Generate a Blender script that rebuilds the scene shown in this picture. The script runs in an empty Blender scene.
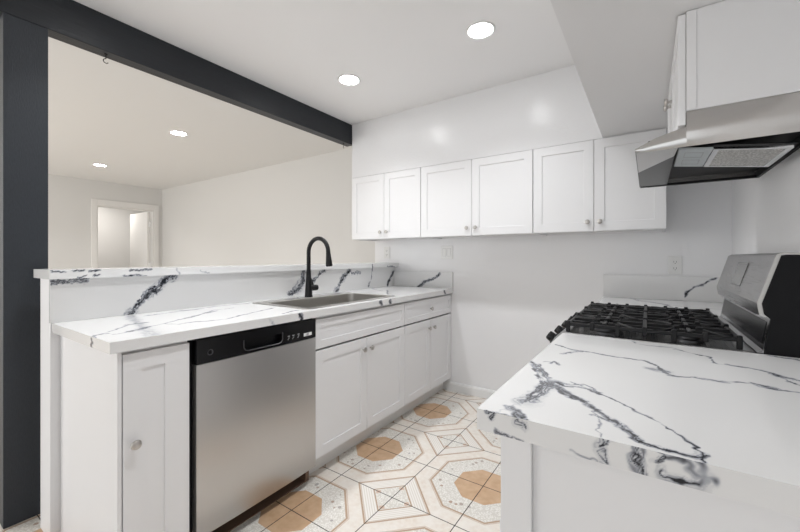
import bpy, bmesh, math, random
import numpy as np
from mathutils import Vector, Matrix
PI = math.pi
C = bpy.context.scene.collection
scene = bpy.context.scene
random.seed(4)

# ------------------------------------------------------------------ camera
cam_d = bpy.data.cameras.new('camera')
cam_d.sensor_width = 36.0
cam_d.lens = 366.99 / 800 * 36.0
cam_d.shift_y = (257.72 - 266) / 800
cam_d.clip_start = 0.02
cam = bpy.data.objects.new('camera', cam_d)
cam.location = (0, 0, 1.1896)
cam.rotation_euler = (PI / 2, 0, math.radians(34.0737))
C.objects.link(cam)
scene.camera = cam

# ------------------------------------------------------------------ world, light, exposure
world = bpy.data.worlds.new('world')
scene.world = world
world.use_nodes = True
bg = world.node_tree.nodes['Background']
bg.inputs[0].default_value = (0.93, 0.97, 1.0, 1)
bg.inputs[1].default_value = 0.49
vs = scene.view_settings
vs.view_transform = 'Standard'
vs.look = 'None'
vs.gamma = 1.0
vs.exposure = 0.46
vs.use_curve_mapping = False
LAMP_W = 3.7


def area(name, loc, rot, sx, sy, power, color=(1, 1, 1)):
    l = bpy.data.lights.new(name, 'AREA')
    l.shape = 'RECTANGLE'
    l.size = sx
    l.size_y = sy
    l.energy = power
    l.color = color
    o = bpy.data.objects.new(name, l)
    o.location = loc
    o.rotation_euler = rot
    C.objects.link(o)
    return o


# added fill lights behind the camera, standing in for daylight from unseen rooms
area('fill_kitchen', (-0.9, -2.6, 1.5), (math.radians(90), 0, 0), 3.0, 1.8, 8, (0.96, 0.98, 1.0))
area('fill_living', (-5.0, -2.6, 1.5), (math.radians(90), 0, 0), 3.6, 1.8, 62, (1.0, 0.985, 0.96))

# added fill light for the little hall behind the doorway, out of sight from the kitchen
area('hall_fill', (-8.6, 2.6, 2.43), (0, 0, 0), 0.3, 0.3, 14, (1.0, 0.96, 0.92))


# vein centre lines of the quartz, in metres on each slab face: (points, half width, strength, line or bundle)
VEINS = {
 'near':[([(-0.26,0.999),(-0.23,0.959),(-0.202,0.903),(-0.171,0.85)],0.008,1,'b'),
  ([(-0.17,0.859),(-0.18,0.807),(-0.187,0.76),(-0.193,0.717)],0.016,1,'b'),
  ([(-0.171,0.85),(-0.148,0.824),(-0.117,0.786)],0.009,1.1,'b'),
  ([(-0.26,0.999),(-0.221,0.911),(-0.207,0.861),(-0.19,0.829)],0.0018,0.9,'l'),
  ([(-0.228,1.021),(-0.201,1.027),(-0.19,1.01)],0.002,0.8,'l'),
  ([(-0.164,0.872),(-0.138,0.872),(-0.118,0.886),(-0.099,0.873),(-0.081,0.839)],0.003,1,'b'),
  ([(-0.141,0.862),(-0.124,0.865),(-0.098,0.866)],0.002,0.7,'l'),
  ([(-0.241,0.632),(-0.219,0.64),(-0.199,0.64),(-0.173,0.622)],0.006,1.1,'b'),
  ([(-0.21,0.674),(-0.19,0.655),(-0.171,0.623)],0.01,1,'b'),
  ([(-0.232,0.641),(-0.216,0.667),(-0.207,0.692)],0.0015,0.4,'l'),
  ([(-0.259,1.0),(-0.223,0.941),(-0.196,0.888),(-0.179,0.853)],0.0022,1.0,'l'),
  ([(-0.237,0.954),(-0.215,0.895),(-0.193,0.844),(-0.193,0.802),(-0.196,0.758)],0.0022,1.0,'l'),
  ([(-0.19,0.882),(-0.167,0.844),(-0.169,0.795),(-0.18,0.75),(-0.194,0.719)],0.0022,1.0,'l'),
  ([(-0.189,0.846),(-0.186,0.798),(-0.197,0.751)],0.0022,1.0,'l'),
  ([(-0.177,0.846),(-0.174,0.791),(-0.189,0.751),(-0.197,0.728)],0.0022,1.0,'l'),
  ([(-0.238,0.99),(-0.207,0.927),(-0.174,0.869)],0.0022,1.0,'l'),
  ([(-0.255,0.988),(-0.226,0.918),(-0.201,0.875),(-0.181,0.843)],0.0022,1.0,'l'),
  ([(-0.178,0.863),(-0.16,0.866),(-0.144,0.851),(-0.129,0.853)],0.0026,1.15,'l'),
  ([(-0.163,0.83),(-0.139,0.8),(-0.117,0.782)],0.0026,1.15,'l'),
  ([(-0.155,0.836),(-0.128,0.807),(-0.105,0.787),(-0.086,0.755),(-0.076,0.75)],0.0026,1.15,'l'),
  ([(-0.17,0.851),(-0.146,0.814),(-0.123,0.789)],0.0026,1.15,'l'),
  ([(-0.243,0.635),(-0.218,0.635),(-0.194,0.637)],0.0026,1.15,'l'),
  ([(-0.209,0.672),(-0.194,0.647),(-0.184,0.626),(-0.171,0.621)],0.0026,1.15,'l'),
  ([(-0.202,0.67),(-0.185,0.653),(-0.174,0.633)],0.0026,1.15,'l'),
  ([(-0.24,0.633),(-0.221,0.632),(-0.201,0.639),(-0.174,0.625)],0.0026,1.15,'l'),
  ([(-0.13,0.801),(-0.108,0.789),(-0.085,0.756),(-0.059,0.723),(-0.037,0.7),(-0.021,0.676),(-0.006,0.655),(0.018,0.649),(0.04,0.65),(0.053,0.652),(0.061,0.658)],0.0065,1.1,'b'),
  ([(-0.13,0.801),(-0.108,0.789),(-0.085,0.756),(-0.059,0.723),(-0.037,0.7),(-0.021,0.676),(-0.006,0.655),(0.018,0.649),(0.04,0.65),(0.053,0.652),(0.061,0.658)],0.0026,1.2,'l'),
  ([(-0.145,0.892),(-0.114,0.87),(-0.09,0.847),(-0.053,0.818),(-0.029,0.794),(-0.003,0.768),(0.02,0.745),(0.041,0.712),(0.053,0.689),(0.06,0.666),(0.06,0.636)],0.0022,1.1,'l'),
  ([(-0.138,0.853),(-0.107,0.864),(-0.085,0.846)],0.004,0.9,'b'),
  ([(-0.081,0.72),(-0.058,0.711),(-0.047,0.703)],0.006,0.9,'b'),
  ([(-0.083,0.742),(-0.07,0.703),(-0.07,0.665),(-0.06,0.637)],0.0012,0.5,'l'),
  ([(-0.241,1.242),(-0.214,1.222),(-0.182,1.196),(-0.152,1.2),(-0.126,1.195),(-0.101,1.185),(-0.077,1.18),(-0.057,1.18),(-0.031,1.178),(-0.009,1.178),(0.012,1.156),(0.022,1.129),(0.031,1.087),(0.046,1.071),(0.061,1.064)],0.0045,1.0,'b'),
  ([(-0.241,1.242),(-0.214,1.222),(-0.182,1.196),(-0.152,1.2),(-0.126,1.195),(-0.101,1.185),(-0.077,1.18),(-0.057,1.18),(-0.031,1.178),(-0.009,1.178),(0.012,1.156)],0.0022,0.7,'l'),
  ([(-0.202,1.133),(-0.186,1.166),(-0.16,1.197)],0.006,0.8,'b'),
  ([(0.012,1.105),(0.031,1.095)],0.014,0.7,'b'),
  ([(-0.212,1.013),(-0.205,1.036),(-0.19,1.016)],0.004,0.9,'b'),
  ([(-0.047,1.442),(-0.028,1.4),(0.007,1.389),(0.032,1.396),(0.056,1.397),(0.079,1.379)],0.003,0.6,'l'),
  ([(0.066,1.375),(0.078,1.371),(0.116,1.338),(0.14,1.327),(0.148,1.251),(0.167,1.252),(0.192,1.252),(0.218,1.245),(0.238,1.227),(0.255,1.202),(0.261,1.159),(0.272,1.141)],0.0028,0.8,'l'),
  ([(0.168,1.258),(0.192,1.252),(0.218,1.245),(0.238,1.227),(0.255,1.202),(0.282,1.183)],0.006,0.8,'b'),
  ([(0.042,1.065),(0.06,1.063),(0.091,1.081),(0.111,1.077),(0.141,1.078),(0.168,1.096),(0.19,1.098),(0.199,1.08),(0.218,1.075),(0.238,1.077),(0.257,1.079)],0.0025,0.8,'l'),
  ([(0.188,1.103),(0.202,1.094),(0.22,1.082)],0.009,1,'b'),
  ([(0.286,1.44),(0.309,1.427),(0.327,1.424),(0.337,1.415)],0.005,1,'b'),
  ([(0.091,1.081),(0.141,1.078)],0.007,0.5,'b')],'nearside':[([(-0.241,0.912),(-0.23,0.912),(-0.233,0.9)],0.004,1.1,'b'),
  ([(-0.188,0.911),(-0.177,0.908),(-0.176,0.903)],0.005,1,'b'),
  ([(-0.226,0.88),(-0.202,0.878),(-0.177,0.879)],0.003,0.9,'b'),
  ([(-0.051,0.917),(-0.064,0.902)],0.005,1.2,'b'),
  ([(-0.059,0.894),(-0.056,0.886),(-0.05,0.879)],0.005,1,'b'),
  ([(-0.014,0.915),(-0.013,0.897),(-0.008,0.881)],0.007,1.2,'b'),
  ([(0.011,0.921),(0.022,0.911),(0.009,0.899)],0.004,1,'b'),
  ([(0.016,0.89),(0.022,0.879),(0.035,0.88),(0.057,0.885)],0.0022,1.1,'l'),
  ([(0.057,0.885),(0.063,0.896),(0.052,0.902),(0.047,0.911),(0.032,0.912),(0.022,0.911)],0.0028,0.8,'l'),
  ([(0.016,0.89),(0.022,0.879),(0.035,0.88),(0.057,0.885),(0.062,0.896),(0.052,0.902)],0.007,0.4,'b'),
  ([(0.057,0.923),(0.06,0.914),(0.062,0.899),(0.069,0.896)],0.003,1.2,'l'),
  ([(0.014,0.919),(0.039,0.919),(0.059,0.921)],0.003,0.8,'l'),
  ([(-0.103,0.883),(-0.079,0.878),(-0.064,0.879)],0.002,0.5,'l')],'left':[([(-2.034,0.72),(-1.885,0.686),(-1.615,0.621),(-1.466,0.589)],0.022,0.22,'b'),
  ([(-1.59,0.517),(-1.596,0.555),(-1.62,0.603),(-1.656,0.658),(-1.678,0.719),(-1.724,0.795),(-1.779,0.892),(-1.843,1.003)],0.0035,0.8,'l'),
  ([(-1.601,0.57),(-1.643,0.646)],0.012,0.9,'b'),
  ([(-1.772,0.616),(-1.767,0.687)],0.01,0.8,'b'),
  ([(-1.625,0.481),(-1.677,0.532),(-1.719,0.585),(-1.765,0.621),(-1.791,0.659),(-1.765,0.694)],0.003,0.7,'l'),
  ([(-1.628,0.508),(-1.631,0.477),(-1.583,0.45),(-1.498,0.428)],0.006,1,'b'),
  ([(-1.974,0.767),(-1.979,0.839),(-2.0,0.922),(-1.989,1.018)],0.005,0.8,'l'),
  ([(-1.678,0.719),(-1.61,0.742),(-1.613,0.809),(-1.581,0.86)],0.003,0.7,'l'),
  ([(-1.734,0.808),(-1.745,0.862),(-1.816,0.951),(-1.897,1.052),(-1.882,1.105),(-1.888,1.163)],0.004,0.8,'l'),
  ([(-1.831,0.978),(-1.856,1.039)],0.014,0.9,'b'),
  ([(-1.611,0.751),(-1.619,0.816),(-1.584,0.862),(-1.567,0.921),(-1.598,0.994),(-1.645,1.104),(-1.68,1.216),(-1.7,1.273)],0.004,0.8,'l'),
  ([(-1.487,1.173),(-1.526,1.262),(-1.525,1.304)],0.005,0.8,'l'),
  ([(-1.457,1.194),(-1.391,1.196),(-1.322,1.148)],0.006,1,'l'),
  ([(-2.016,0.939),(-2.0,1.008),(-2.034,1.15),(-2.001,1.317)],0.006,0.9,'l'),
  ([(-2.267,2.803),(-1.97,2.517),(-1.849,2.46)],0.008,0.6,'l'),
  ([(-1.838,2.522),(-1.63,2.246)],0.006,0.7,'l')],'leftend':[([(-1.615,0.905),(-1.595,0.896),(-1.619,0.88),(-1.595,0.876)],0.004,1,'l')],'front':[([(1.246,0.903),(1.252,0.875)],0.012,1.3,'b'),
  ([(1.066,0.901),(1.087,0.876)],0.005,0.3,'l'),
  ([(1.909,0.901),(1.927,0.873)],0.012,1.2,'b'),
  ([(2.015,0.895),(2.021,0.878)],0.012,1.2,'b'),
  ([(2.81,0.908),(2.832,0.876)],0.012,1.2,'b')],'splash':[([(0.732,0.909),(0.759,0.941),(0.793,0.983),(0.839,1.019),(0.876,1.05),(0.901,1.082),(0.936,1.097)],0.019,1.3,'b'),
  ([(0.735,0.919),(0.793,0.986),(0.839,1.019),(0.876,1.05)],0.004,1,'l'),
  ([(0.459,1.087),(0.497,1.087),(0.54,1.094),(0.569,1.102)],0.013,1.2,'b'),
  ([(1.687,0.935),(1.749,0.964),(1.814,1.02),(1.814,1.08),(1.837,1.114)],0.022,1.1,'b'),
  ([(1.894,0.998),(1.965,1.066),(2.027,1.089)],0.014,1.3,'b'),
  ([(2.144,0.907),(2.185,0.971),(2.241,1.036),(2.313,1.077)],0.018,1.3,'b'),
  ([(2.343,1.056),(2.445,1.061)],0.012,1,'b'),
  ([(2.624,1.128),(2.61,1.01),(2.566,0.937)],0.005,0.7,'l'),
  ([(2.848,0.878),(2.863,0.953),(2.955,1.057)],0.012,1.6,'b'),
  ([(2.848,0.878),(2.863,0.953),(2.955,1.057)],0.008,1.2,'l'),
  ([(2.996,1.08),(2.979,0.911)],0.006,0.9,'l')],'bar':[([(0.446,1.135),(0.487,1.13)],0.0045,1.1,'b'),
  ([(0.517,1.133),(0.552,1.132)],0.0045,1.1,'b'),
  ([(0.534,1.103),(0.558,1.109)],0.0045,1.1,'b'),
  ([(0.589,1.11),(0.61,1.111)],0.0045,1.1,'b'),
  ([(0.57,1.128),(0.61,1.132)],0.0045,1.1,'b'),
  ([(0.728,1.129),(0.812,1.129)],0.0045,1.1,'b'),
  ([(0.702,1.107),(0.789,1.101)],0.0045,1.1,'b'),
  ([(0.933,1.13),(0.946,1.095)],0.0045,0.4,'b'),
  ([(1.055,1.119),(1.099,1.104)],0.0045,0.4,'b'),
  ([(2.566,1.129),(2.573,1.087)],0.006,0.9,'l'),
  ([(2.8,1.108),(2.917,1.101)],0.007,0.9,'b')],'back':[([(-1.814,0.896),(-1.73,0.967),(-1.655,0.991),(-1.568,1.046)],0.012,1.3,'b'),
  ([(0.195,0.942),(0.205,0.971),(0.24,1.004),(0.289,1.025),(0.341,1.067)],0.0045,1.2,'l')],'far':[([(-0.264,2.946),(-0.102,2.933),(0.085,2.946),(0.36,3.001)],0.006,0.9,'l'),
  ([(-0.103,2.962),(-0.043,2.792),(0.039,2.723),(0.086,2.641),(0.139,2.43),(0.186,2.295)],0.007,0.9,'l'),
  ([(-0.012,2.813),(0.105,2.654),(0.184,2.602),(0.317,2.577)],0.004,0.6,'l'),
  ([(-0.273,2.512),(-0.205,2.339),(-0.128,2.342)],0.006,0.6,'l')]}

# ------------------------------------------------------------------ materials
def new_mat(name):
    m = bpy.data.materials.new(name)
    m.use_nodes = True
    return m, m.node_tree.nodes, m.node_tree.links, m.node_tree.nodes['Principled BSDF']


def plain(name, col, rough=0.5, metal=0.0, bump=0.0, bscale=200.0, var=0.0, stretch=None, coat=0.0, spec=0.5):
    m, N, L, b = new_mat(name)
    b.inputs['Base Color'].default_value = (*col, 1)
    b.inputs['Roughness'].default_value = rough
    b.inputs['Metallic'].default_value = metal
    b.inputs['Coat Weight'].default_value = coat
    b.inputs['Specular IOR Level'].default_value = spec
    if bump or var:
        tc = N.new('ShaderNodeTexCoord')
        mp = N.new('ShaderNodeMapping')
        if stretch:
            mp.inputs['Scale'].default_value = stretch
        nz = N.new('ShaderNodeTexNoise')
        nz.inputs['Scale'].default_value = bscale
        nz.inputs['Detail'].default_value = 3
        L.new(tc.outputs['Object'], mp.inputs[0])
        L.new(mp.outputs[0], nz.inputs['Vector'])
        if bump:
            bp = N.new('ShaderNodeBump')
            bp.inputs['Strength'].default_value = bump
            bp.inputs['Distance'].default_value = 0.002
            L.new(nz.outputs[0], bp.inputs['Height'])
            L.new(bp.outputs[0], b.inputs['Normal'])
        if var:
            mx = N.new('ShaderNodeMix')
            mx.data_type = 'RGBA'
            mx.inputs[6].default_value = (*[c * (1 - var) for c in col], 1)
            mx.inputs[7].default_value = (*[min(1, c * (1 + var)) for c in col], 1)
            L.new(nz.outputs[0], mx.inputs[0])
            L.new(mx.outputs[2], b.inputs['Base Color'])
    return m


M = {}
M['wall'] = plain('white_wall_paint', (0.85, 0.85, 0.86), 0.42, bump=0.10, bscale=90)
M['soffit'] = plain('semi_gloss_wall_paint', (0.80, 0.80, 0.81), 0.22, bump=0.6, bscale=60)
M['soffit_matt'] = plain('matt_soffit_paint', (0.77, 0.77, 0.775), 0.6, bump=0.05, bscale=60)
M['ceiling'] = plain('ceiling_paint', (0.86, 0.86, 0.865), 0.7, bump=0.05, bscale=60)
M['living_wall'] = plain('warm_living_room_paint', (0.71, 0.70, 0.68), 0.6, bump=0.05, bscale=60)
M['living_ceiling'] = plain('warm_living_room_ceiling_paint', (0.81, 0.805, 0.79), 0.7)
M['trim'] = plain('white_trim_paint', (0.82, 0.82, 0.815), 0.35)
M['cabinet'] = plain('white_cabinet_lacquer', (0.80, 0.80, 0.81), 0.42)
M['cab_in'] = plain('cabinet_carcass_board', (0.74, 0.74, 0.735), 0.5)
M['kick'] = plain('toe_kick_board', (0.80, 0.79, 0.77), 0.5)
M['post'] = plain('charcoal_painted_timber', (0.030, 0.035, 0.043), 0.5, spec=0.35, bump=0.6, bscale=90, stretch=(3, 3, 0.6), var=0.2)
M['beam'] = plain('dark_painted_timber', (0.020, 0.023, 0.028), 0.38, spec=0.35, bump=0.5, bscale=40, stretch=(3, 0.3, 3), var=0.25)
M['nickel'] = plain('satin_nickel', (0.52, 0.50, 0.48), 0.28, 1.0)
M['steel_dark'] = plain('dark_steel', (0.10, 0.10, 0.105), 0.35, 1.0)
M['black_plastic'] = plain('black_plastic', (0.004, 0.004, 0.005), 0.25, spec=0.3)
M['black_satin'] = plain('black_satin_enamel', (0.004, 0.004, 0.005), 0.5, spec=0.2)
M['matte_black'] = plain('matte_black_metal', (0.006, 0.006, 0.007), 0.4, spec=0.3)
M['iron'] = plain('cast_iron', (0.006, 0.006, 0.007), 0.38, bump=0.3, bscale=400, spec=0.3)
M['white_plastic'] = plain('white_plastic', (0.80, 0.80, 0.79), 0.3)
M['grey_plastic'] = plain('grey_plastic', (0.45, 0.45, 0.45), 0.4)
M['button'] = plain('printed_button_mark', (0.45, 0.45, 0.46), 0.4)
M['label'] = plain('silver_label', (0.75, 0.75, 0.76), 0.3)
M['label_grey'] = plain('grey_label_print', (0.38, 0.38, 0.40), 0.3)
M['hole'] = plain('dark_slot', (0.03, 0.03, 0.03), 0.6)
M['lens'] = plain('frosted_lamp_cover', (0.55, 0.60, 0.62), 0.35)
M['screen'] = plain('display_glass', (0.16, 0.16, 0.165), 0.15)
M['wood_shade'] = plain('brown_wood_and_shade', (0.20, 0.125, 0.085), 0.6, bump=0.3, bscale=40, stretch=(4, 0.5, 1), var=0.3)
M['door'] = plain('white_door_paint', (0.80, 0.785, 0.76), 0.4)


def brushed(name, col, rough, axis):
    """brushed stainless steel; axis = direction along which the grain runs"""
    m, N, L, b = new_mat(name)
    b.inputs['Base Color'].default_value = (*col, 1)
    b.inputs['Metallic'].default_value = 1.0
    tc = N.new('ShaderNodeTexCoord')
    mp = N.new('ShaderNodeMapping')
    sc = [900, 900, 900]
    sc[axis] = 6
    mp.inputs['Scale'].default_value = sc
    nz = N.new('ShaderNodeTexNoise')
    nz.inputs['Scale'].default_value = 1.0
    nz.inputs['Detail'].default_value = 2
    L.new(tc.outputs['Object'], mp.inputs[0])
    L.new(mp.outputs[0], nz.inputs['Vector'])
    mr = N.new('ShaderNodeMapRange')
    mr.inputs[3].default_value = rough - 0.05
    mr.inputs[4].default_value = rough + 0.07
    L.new(nz.outputs[0], mr.inputs[0])
    L.new(mr.outputs[0], b.inputs['Roughness'])
    bp = N.new('ShaderNodeBump')
    bp.inputs['Strength'].default_value = 0.05
    bp.inputs['Distance'].default_value = 0.001
    L.new(nz.outputs[0], bp.inputs['Height'])
    L.new(bp.outputs[0], b.inputs['Normal'])
    b.inputs['Anisotropic'].default_value = 0.5
    return m


M['steel_v'] = brushed('brushed_steel_vertical_grain', (0.52, 0.51, 0.50), 0.33, 2)
M['steel_x'] = brushed('brushed_steel_level_grain', (0.62, 0.60, 0.58), 0.22, 0)
M['steel_y'] = brushed('brushed_steel_long_grain', (0.42, 0.42, 0.425), 0.28, 1)
M['steel_sink'] = brushed('brushed_sink_steel', (0.56, 0.545, 0.52), 0.30, 1)
M['chrome'] = plain('polished_steel', (0.75, 0.75, 0.76), 0.12, 1.0)
M['hood_steel'] = plain('glossy_hood_steel', (0.62, 0.605, 0.59), 0.16, 1.0)


def emit(name, col, s):
    m, N, L, b = new_mat(name)
    b.inputs['Base Color'].default_value = (0.9, 0.9, 0.9, 1)
    b.inputs['Emission Color'].default_value = (*col, 1)
    b.inputs['Emission Strength'].default_value = s
    return m


M['lamp'] = emit('downlight_glow', (0.98, 0.99, 1.0), 26.0)


# ---- quartz: white stone whose dark veins live in a point attribute of the mesh
def quartz_mat():
    m, N, L, b = new_mat('veined_white_quartz')
    at = N.new('ShaderNodeAttribute')
    at.attribute_name = 'vein'
    tc = N.new('ShaderNodeTexCoord')
    nz = N.new('ShaderNodeTexNoise')
    nz.inputs['Scale'].default_value = 3.0
    nz.inputs['Detail'].default_value = 4
    L.new(tc.outputs['Object'], nz.inputs['Vector'])
    base = N.new('ShaderNodeMix')
    base.data_type = 'RGBA'
    base.inputs[6].default_value = (0.74, 0.74, 0.745, 1)
    base.inputs[7].default_value = (0.79, 0.79, 0.785, 1)
    L.new(nz.outputs[0], base.inputs[0])
    ramp = N.new('ShaderNodeValToRGB')
    ramp.color_ramp.elements[0].position = 0.0
    ramp.color_ramp.elements[0].color = (1, 1, 1, 1)
    e = ramp.color_ramp.elements.new(0.35)
    e.color = (0.50, 0.52, 0.57, 1)
    ramp.color_ramp.elements[-1].position = 1.0
    ramp.color_ramp.elements[-1].color = (0.012, 0.015, 0.024, 1)
    L.new(at.outputs['Fac'], ramp.inputs[0])
    mul = N.new('ShaderNodeMix')
    mul.data_type = 'RGBA'
    mul.blend_type = 'MULTIPLY'
    mul.inputs[0].default_value = 1.0
    L.new(base.outputs[2], mul.inputs[6])
    L.new(ramp.outputs[0], mul.inputs[7])
    L.new(mul.outputs[2], b.inputs['Base Color'])
    b.inputs['Roughness'].default_value = 0.16
    return m


M['quartz'] = quartz_mat()


# ---- floor tiles: 34 cm tiles printed with quarter medallions
def floor_mat():
    m, N, L, b = new_mat('patterned_ceramic_tile')

    def math_(op, a, c=None, d=None):
        n = N.new('ShaderNodeMath')
        n.operation = op
        for i, v in enumerate((a, c, d)):
            if v is None:
                continue
            if isinstance(v, (int, float)):
                n.inputs[i].default_value = v
            else:
                L.new(v, n.inputs[i])
        return n.outputs[0]

    def mix(f, a, c):
        n = N.new('ShaderNodeMix')
        n.data_type = 'RGBA'
        if isinstance(f, (int, float)):
            n.inputs[0].default_value = f
        else:
            L.new(f, n.inputs[0])
        for i, v in ((6, a), (7, c)):
            if isinstance(v, tuple):
                n.inputs[i].default_value = (*v, 1)
            else:
                L.new(v, n.inputs[i])
        return n.outputs[2]

    def lt(a, v):      # a < v
        return math_('LESS_THAN', a, v)

    def band(a, c, w):  # |a-c| < w
        return math_('LESS_THAN', math_('ABSOLUTE', math_('SUBTRACT', a, c)), w)

    def noise(scale, detail=3.0):
        n = N.new('ShaderNodeTexNoise')
        n.inputs['Scale'].default_value = scale
        n.inputs['Detail'].default_value = detail
        L.new(tc.outputs['Object'], n.inputs['Vector'])
        return n.outputs[0]

    def ramp(f, lo, hi):
        n = N.new('ShaderNodeMapRange')
        n.inputs[1].default_value = lo
        n.inputs[2].default_value = hi
        L.new(f, n.inputs[0])
        return n.outputs[0]

    tc = N.new('ShaderNodeTexCoord')
    sp = N.new('ShaderNodeSeparateXYZ')
    L.new(tc.outputs['Object'], sp.inputs[0])
    P = 0.68
    u = math_('DIVIDE', math_('ADD', sp.outputs[0], 0.712 + 68), P)
    v = math_('DIVIDE', math_('ADD', sp.outputs[1], -1.826 + 68), P)
    fu = math_('SUBTRACT', math_('FRACT', math_('ADD', u, 0.5)), 0.5)
    fv = math_('SUBTRACT', math_('FRACT', math_('ADD', v, 0.5)), 0.5)
    a = math_('ABSOLUTE', fu)
    c = math_('ABSOLUTE', fv)
    s = math_('ADD', a, c)
    octd = math_('MAXIMUM', math_('MAXIMUM', a, c), math_('DIVIDE', s, 1.414))
    # base colours
    marble = mix(ramp(noise(14), 0.35, 0.68), (0.78, 0.735, 0.68), (0.73, 0.65, 0.57))
    marble = mix(ramp(noise(40), 0.35, 0.8), marble, (0.83, 0.79, 0.735))
    # terrazzo: white ground with grey specks and tan pebbles
    v1 = N.new('ShaderNodeTexVoronoi')
    v1.inputs['Scale'].default_value = 130
    L.new(tc.outputs['Object'], v1.inputs['Vector'])
    terr = mix(ramp(v1.outputs['Distance'], 0.25, 0.6), (0.84, 0.82, 0.78), (0.66, 0.63, 0.58))
    v2 = N.new('ShaderNodeTexVoronoi')
    v2.inputs['Scale'].default_value = 34
    L.new(tc.outputs['Object'], v2.inputs['Vector'])
    sepc = N.new('ShaderNodeSeparateColor')
    L.new(v2.outputs['Color'], sepc.inputs[0])
    peb = math_('MULTIPLY', lt(v2.outputs['Distance'], 0.33), math_('GREATER_THAN', sepc.outputs[0], 0.55))
    peb = math_('MULTIPLY', peb, band(octd, 0.305, 0.035))
    terr = mix(peb, terr, mix(sepc.outputs[1], (0.45, 0.33, 0.25), (0.40, 0.39, 0.37)))
    brown = mix(ramp(noise(22), 0.3, 0.7), (0.52, 0.335, 0.20), (0.62, 0.43, 0.28))
    # diamond area
    dd = math_('SUBTRACT', 1.0, s)            # 0 at the diamond's centre
    stripes = math_('SINE', math_('MULTIPLY', dd, 260))
    stc = mix(ramp(stripes, -0.3, 0.9), (0.83, 0.80, 0.76), (0.68, 0.63, 0.57))
    col = marble
    col = mix(lt(octd, 0.372), col, terr)
    col = mix(lt(octd, 0.205), col, brown)
    col = mix(lt(dd, 0.315), col, stc)
    col = mix(lt(dd, 0.165), col, terr)
    corner = math_('MULTIPLY', lt(dd, 0.15), math_('GREATER_THAN', math_('ABSOLUTE', math_('SUBTRACT', a, c)), 0.10))
    col = mix(corner, col, (0.62, 0.46, 0.36))
    line = math_('MAXIMUM', band(octd, 0.372, 0.0075), band(dd, 0.315, 0.009))
    line = math_('MAXIMUM', line, band(dd, 0.168, 0.007))
    col = mix(line, col, (0.46, 0.33, 0.23))
    line2 = math_('MAXIMUM', band(octd, 0.386, 0.003), band(dd, 0.300, 0.003))
    col = mix(math_('MULTIPLY', line2, 0.6), col, (0.45, 0.30, 0.20))
    # grout at every 34 cm
    ga = math_('MINIMUM', a, math_('SUBTRACT', 0.5, a))
    gc = math_('MINIMUM', c, math_('SUBTRACT', 0.5, c))
    g = lt(math_('MINIMUM', ga, gc), 0.0032)
    col = mix(g, col, (0.055, 0.045, 0.04))
    L.new(col, b.inputs['Base Color'])
    rr = math_('ADD', math_('MULTIPLY', g, 0.5), 0.28)
    L.new(rr, b.inputs['Roughness'])
    bp = N.new('ShaderNodeBump')
    bp.inputs['Strength'].default_value = 0.4
    bp.inputs['Distance'].default_value = 0.002
    L.new(math_('SUBTRACT', 1.0, g), bp.inputs['Height'])
    L.new(bp.outputs[0], b.inputs['Normal'])
    return m


M['floor'] = floor_mat()


def mesh_filter_mat():
    m, N, L, b = new_mat('aluminium_grease_mesh')
    tc = N.new('ShaderNodeTexCoord')
    vz = N.new('ShaderNodeTexVoronoi')
    vz.inputs['Scale'].default_value = 170
    L.new(tc.outputs['Object'], vz.inputs['Vector'])
    rp = N.new('ShaderNodeMapRange')
    rp.inputs[1].default_value = 0.2
    rp.inputs[2].default_value = 0.6
    L.new(vz.outputs['Distance'], rp.inputs[0])
    mx = N.new('ShaderNodeMix')
    mx.data_type = 'RGBA'
    mx.inputs[6].default_value = (0.85, 0.84, 0.82, 1)
    mx.inputs[7].default_value = (0.45, 0.44, 0.42, 1)
    L.new(rp.outputs[0], mx.inputs[0])
    L.new(mx.outputs[2], b.inputs['Base Color'])
    b.inputs['Metallic'].default_value = 0.3
    b.inputs['Roughness'].default_value = 0.4
    return m


M['mesh'] = mesh_filter_mat()
M['chrome_dark'] = plain('dark_reflective_steel', (0.26, 0.26, 0.265), 0.14, 1.0)
M['trim_grey'] = plain('light_grey_end_trim', (0.50, 0.49, 0.475), 0.35, 0.3)
M['display_frame'] = plain('display_frame', (0.05, 0.05, 0.052), 0.3)
M['display_glass'] = plain('grey_display_glass', (0.22, 0.22, 0.22), 0.2)


# ------------------------------------------------------------------ mesh helpers
def box(bm, x0, x1, y0, y1, z0, z1, bev=0.0, seg=2):
    r = bmesh.ops.create_cube(bm, size=1.0)
    vs_ = r['verts']
    for v in vs_:
        v.co = Vector(((x0 + x1) / 2 + v.co.x * (x1 - x0), (y0 + y1) / 2 + v.co.y * (y1 - y0), (z0 + z1) / 2 + v.co.z * (z1 - z0)))
    if bev > 0:
        es = list({e for v in vs_ for e in v.link_edges})
        bmesh.ops.bevel(bm, geom=es, offset=bev, segments=seg, affect='EDGES', profile=0.5)
    return bm


def prism(bm, pts, axis, a, b):
    """pts: 2D outline in the two other axes (in xyz order), swept along axis from a to b"""
    def mk(p, t):
        q = list(p)
        q.insert(axis, t)
        return bm.verts.new(q)
    A = [mk(p, a) for p in pts]
    B = [mk(p, b) for p in pts]
    n = len(pts)
    bm.faces.new(A)
    bm.faces.new(B[::-1])
    for i in range(n):
        bm.faces.new((A[i], B[i], B[(i + 1) % n], A[(i + 1) % n]))
    return bm


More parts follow.
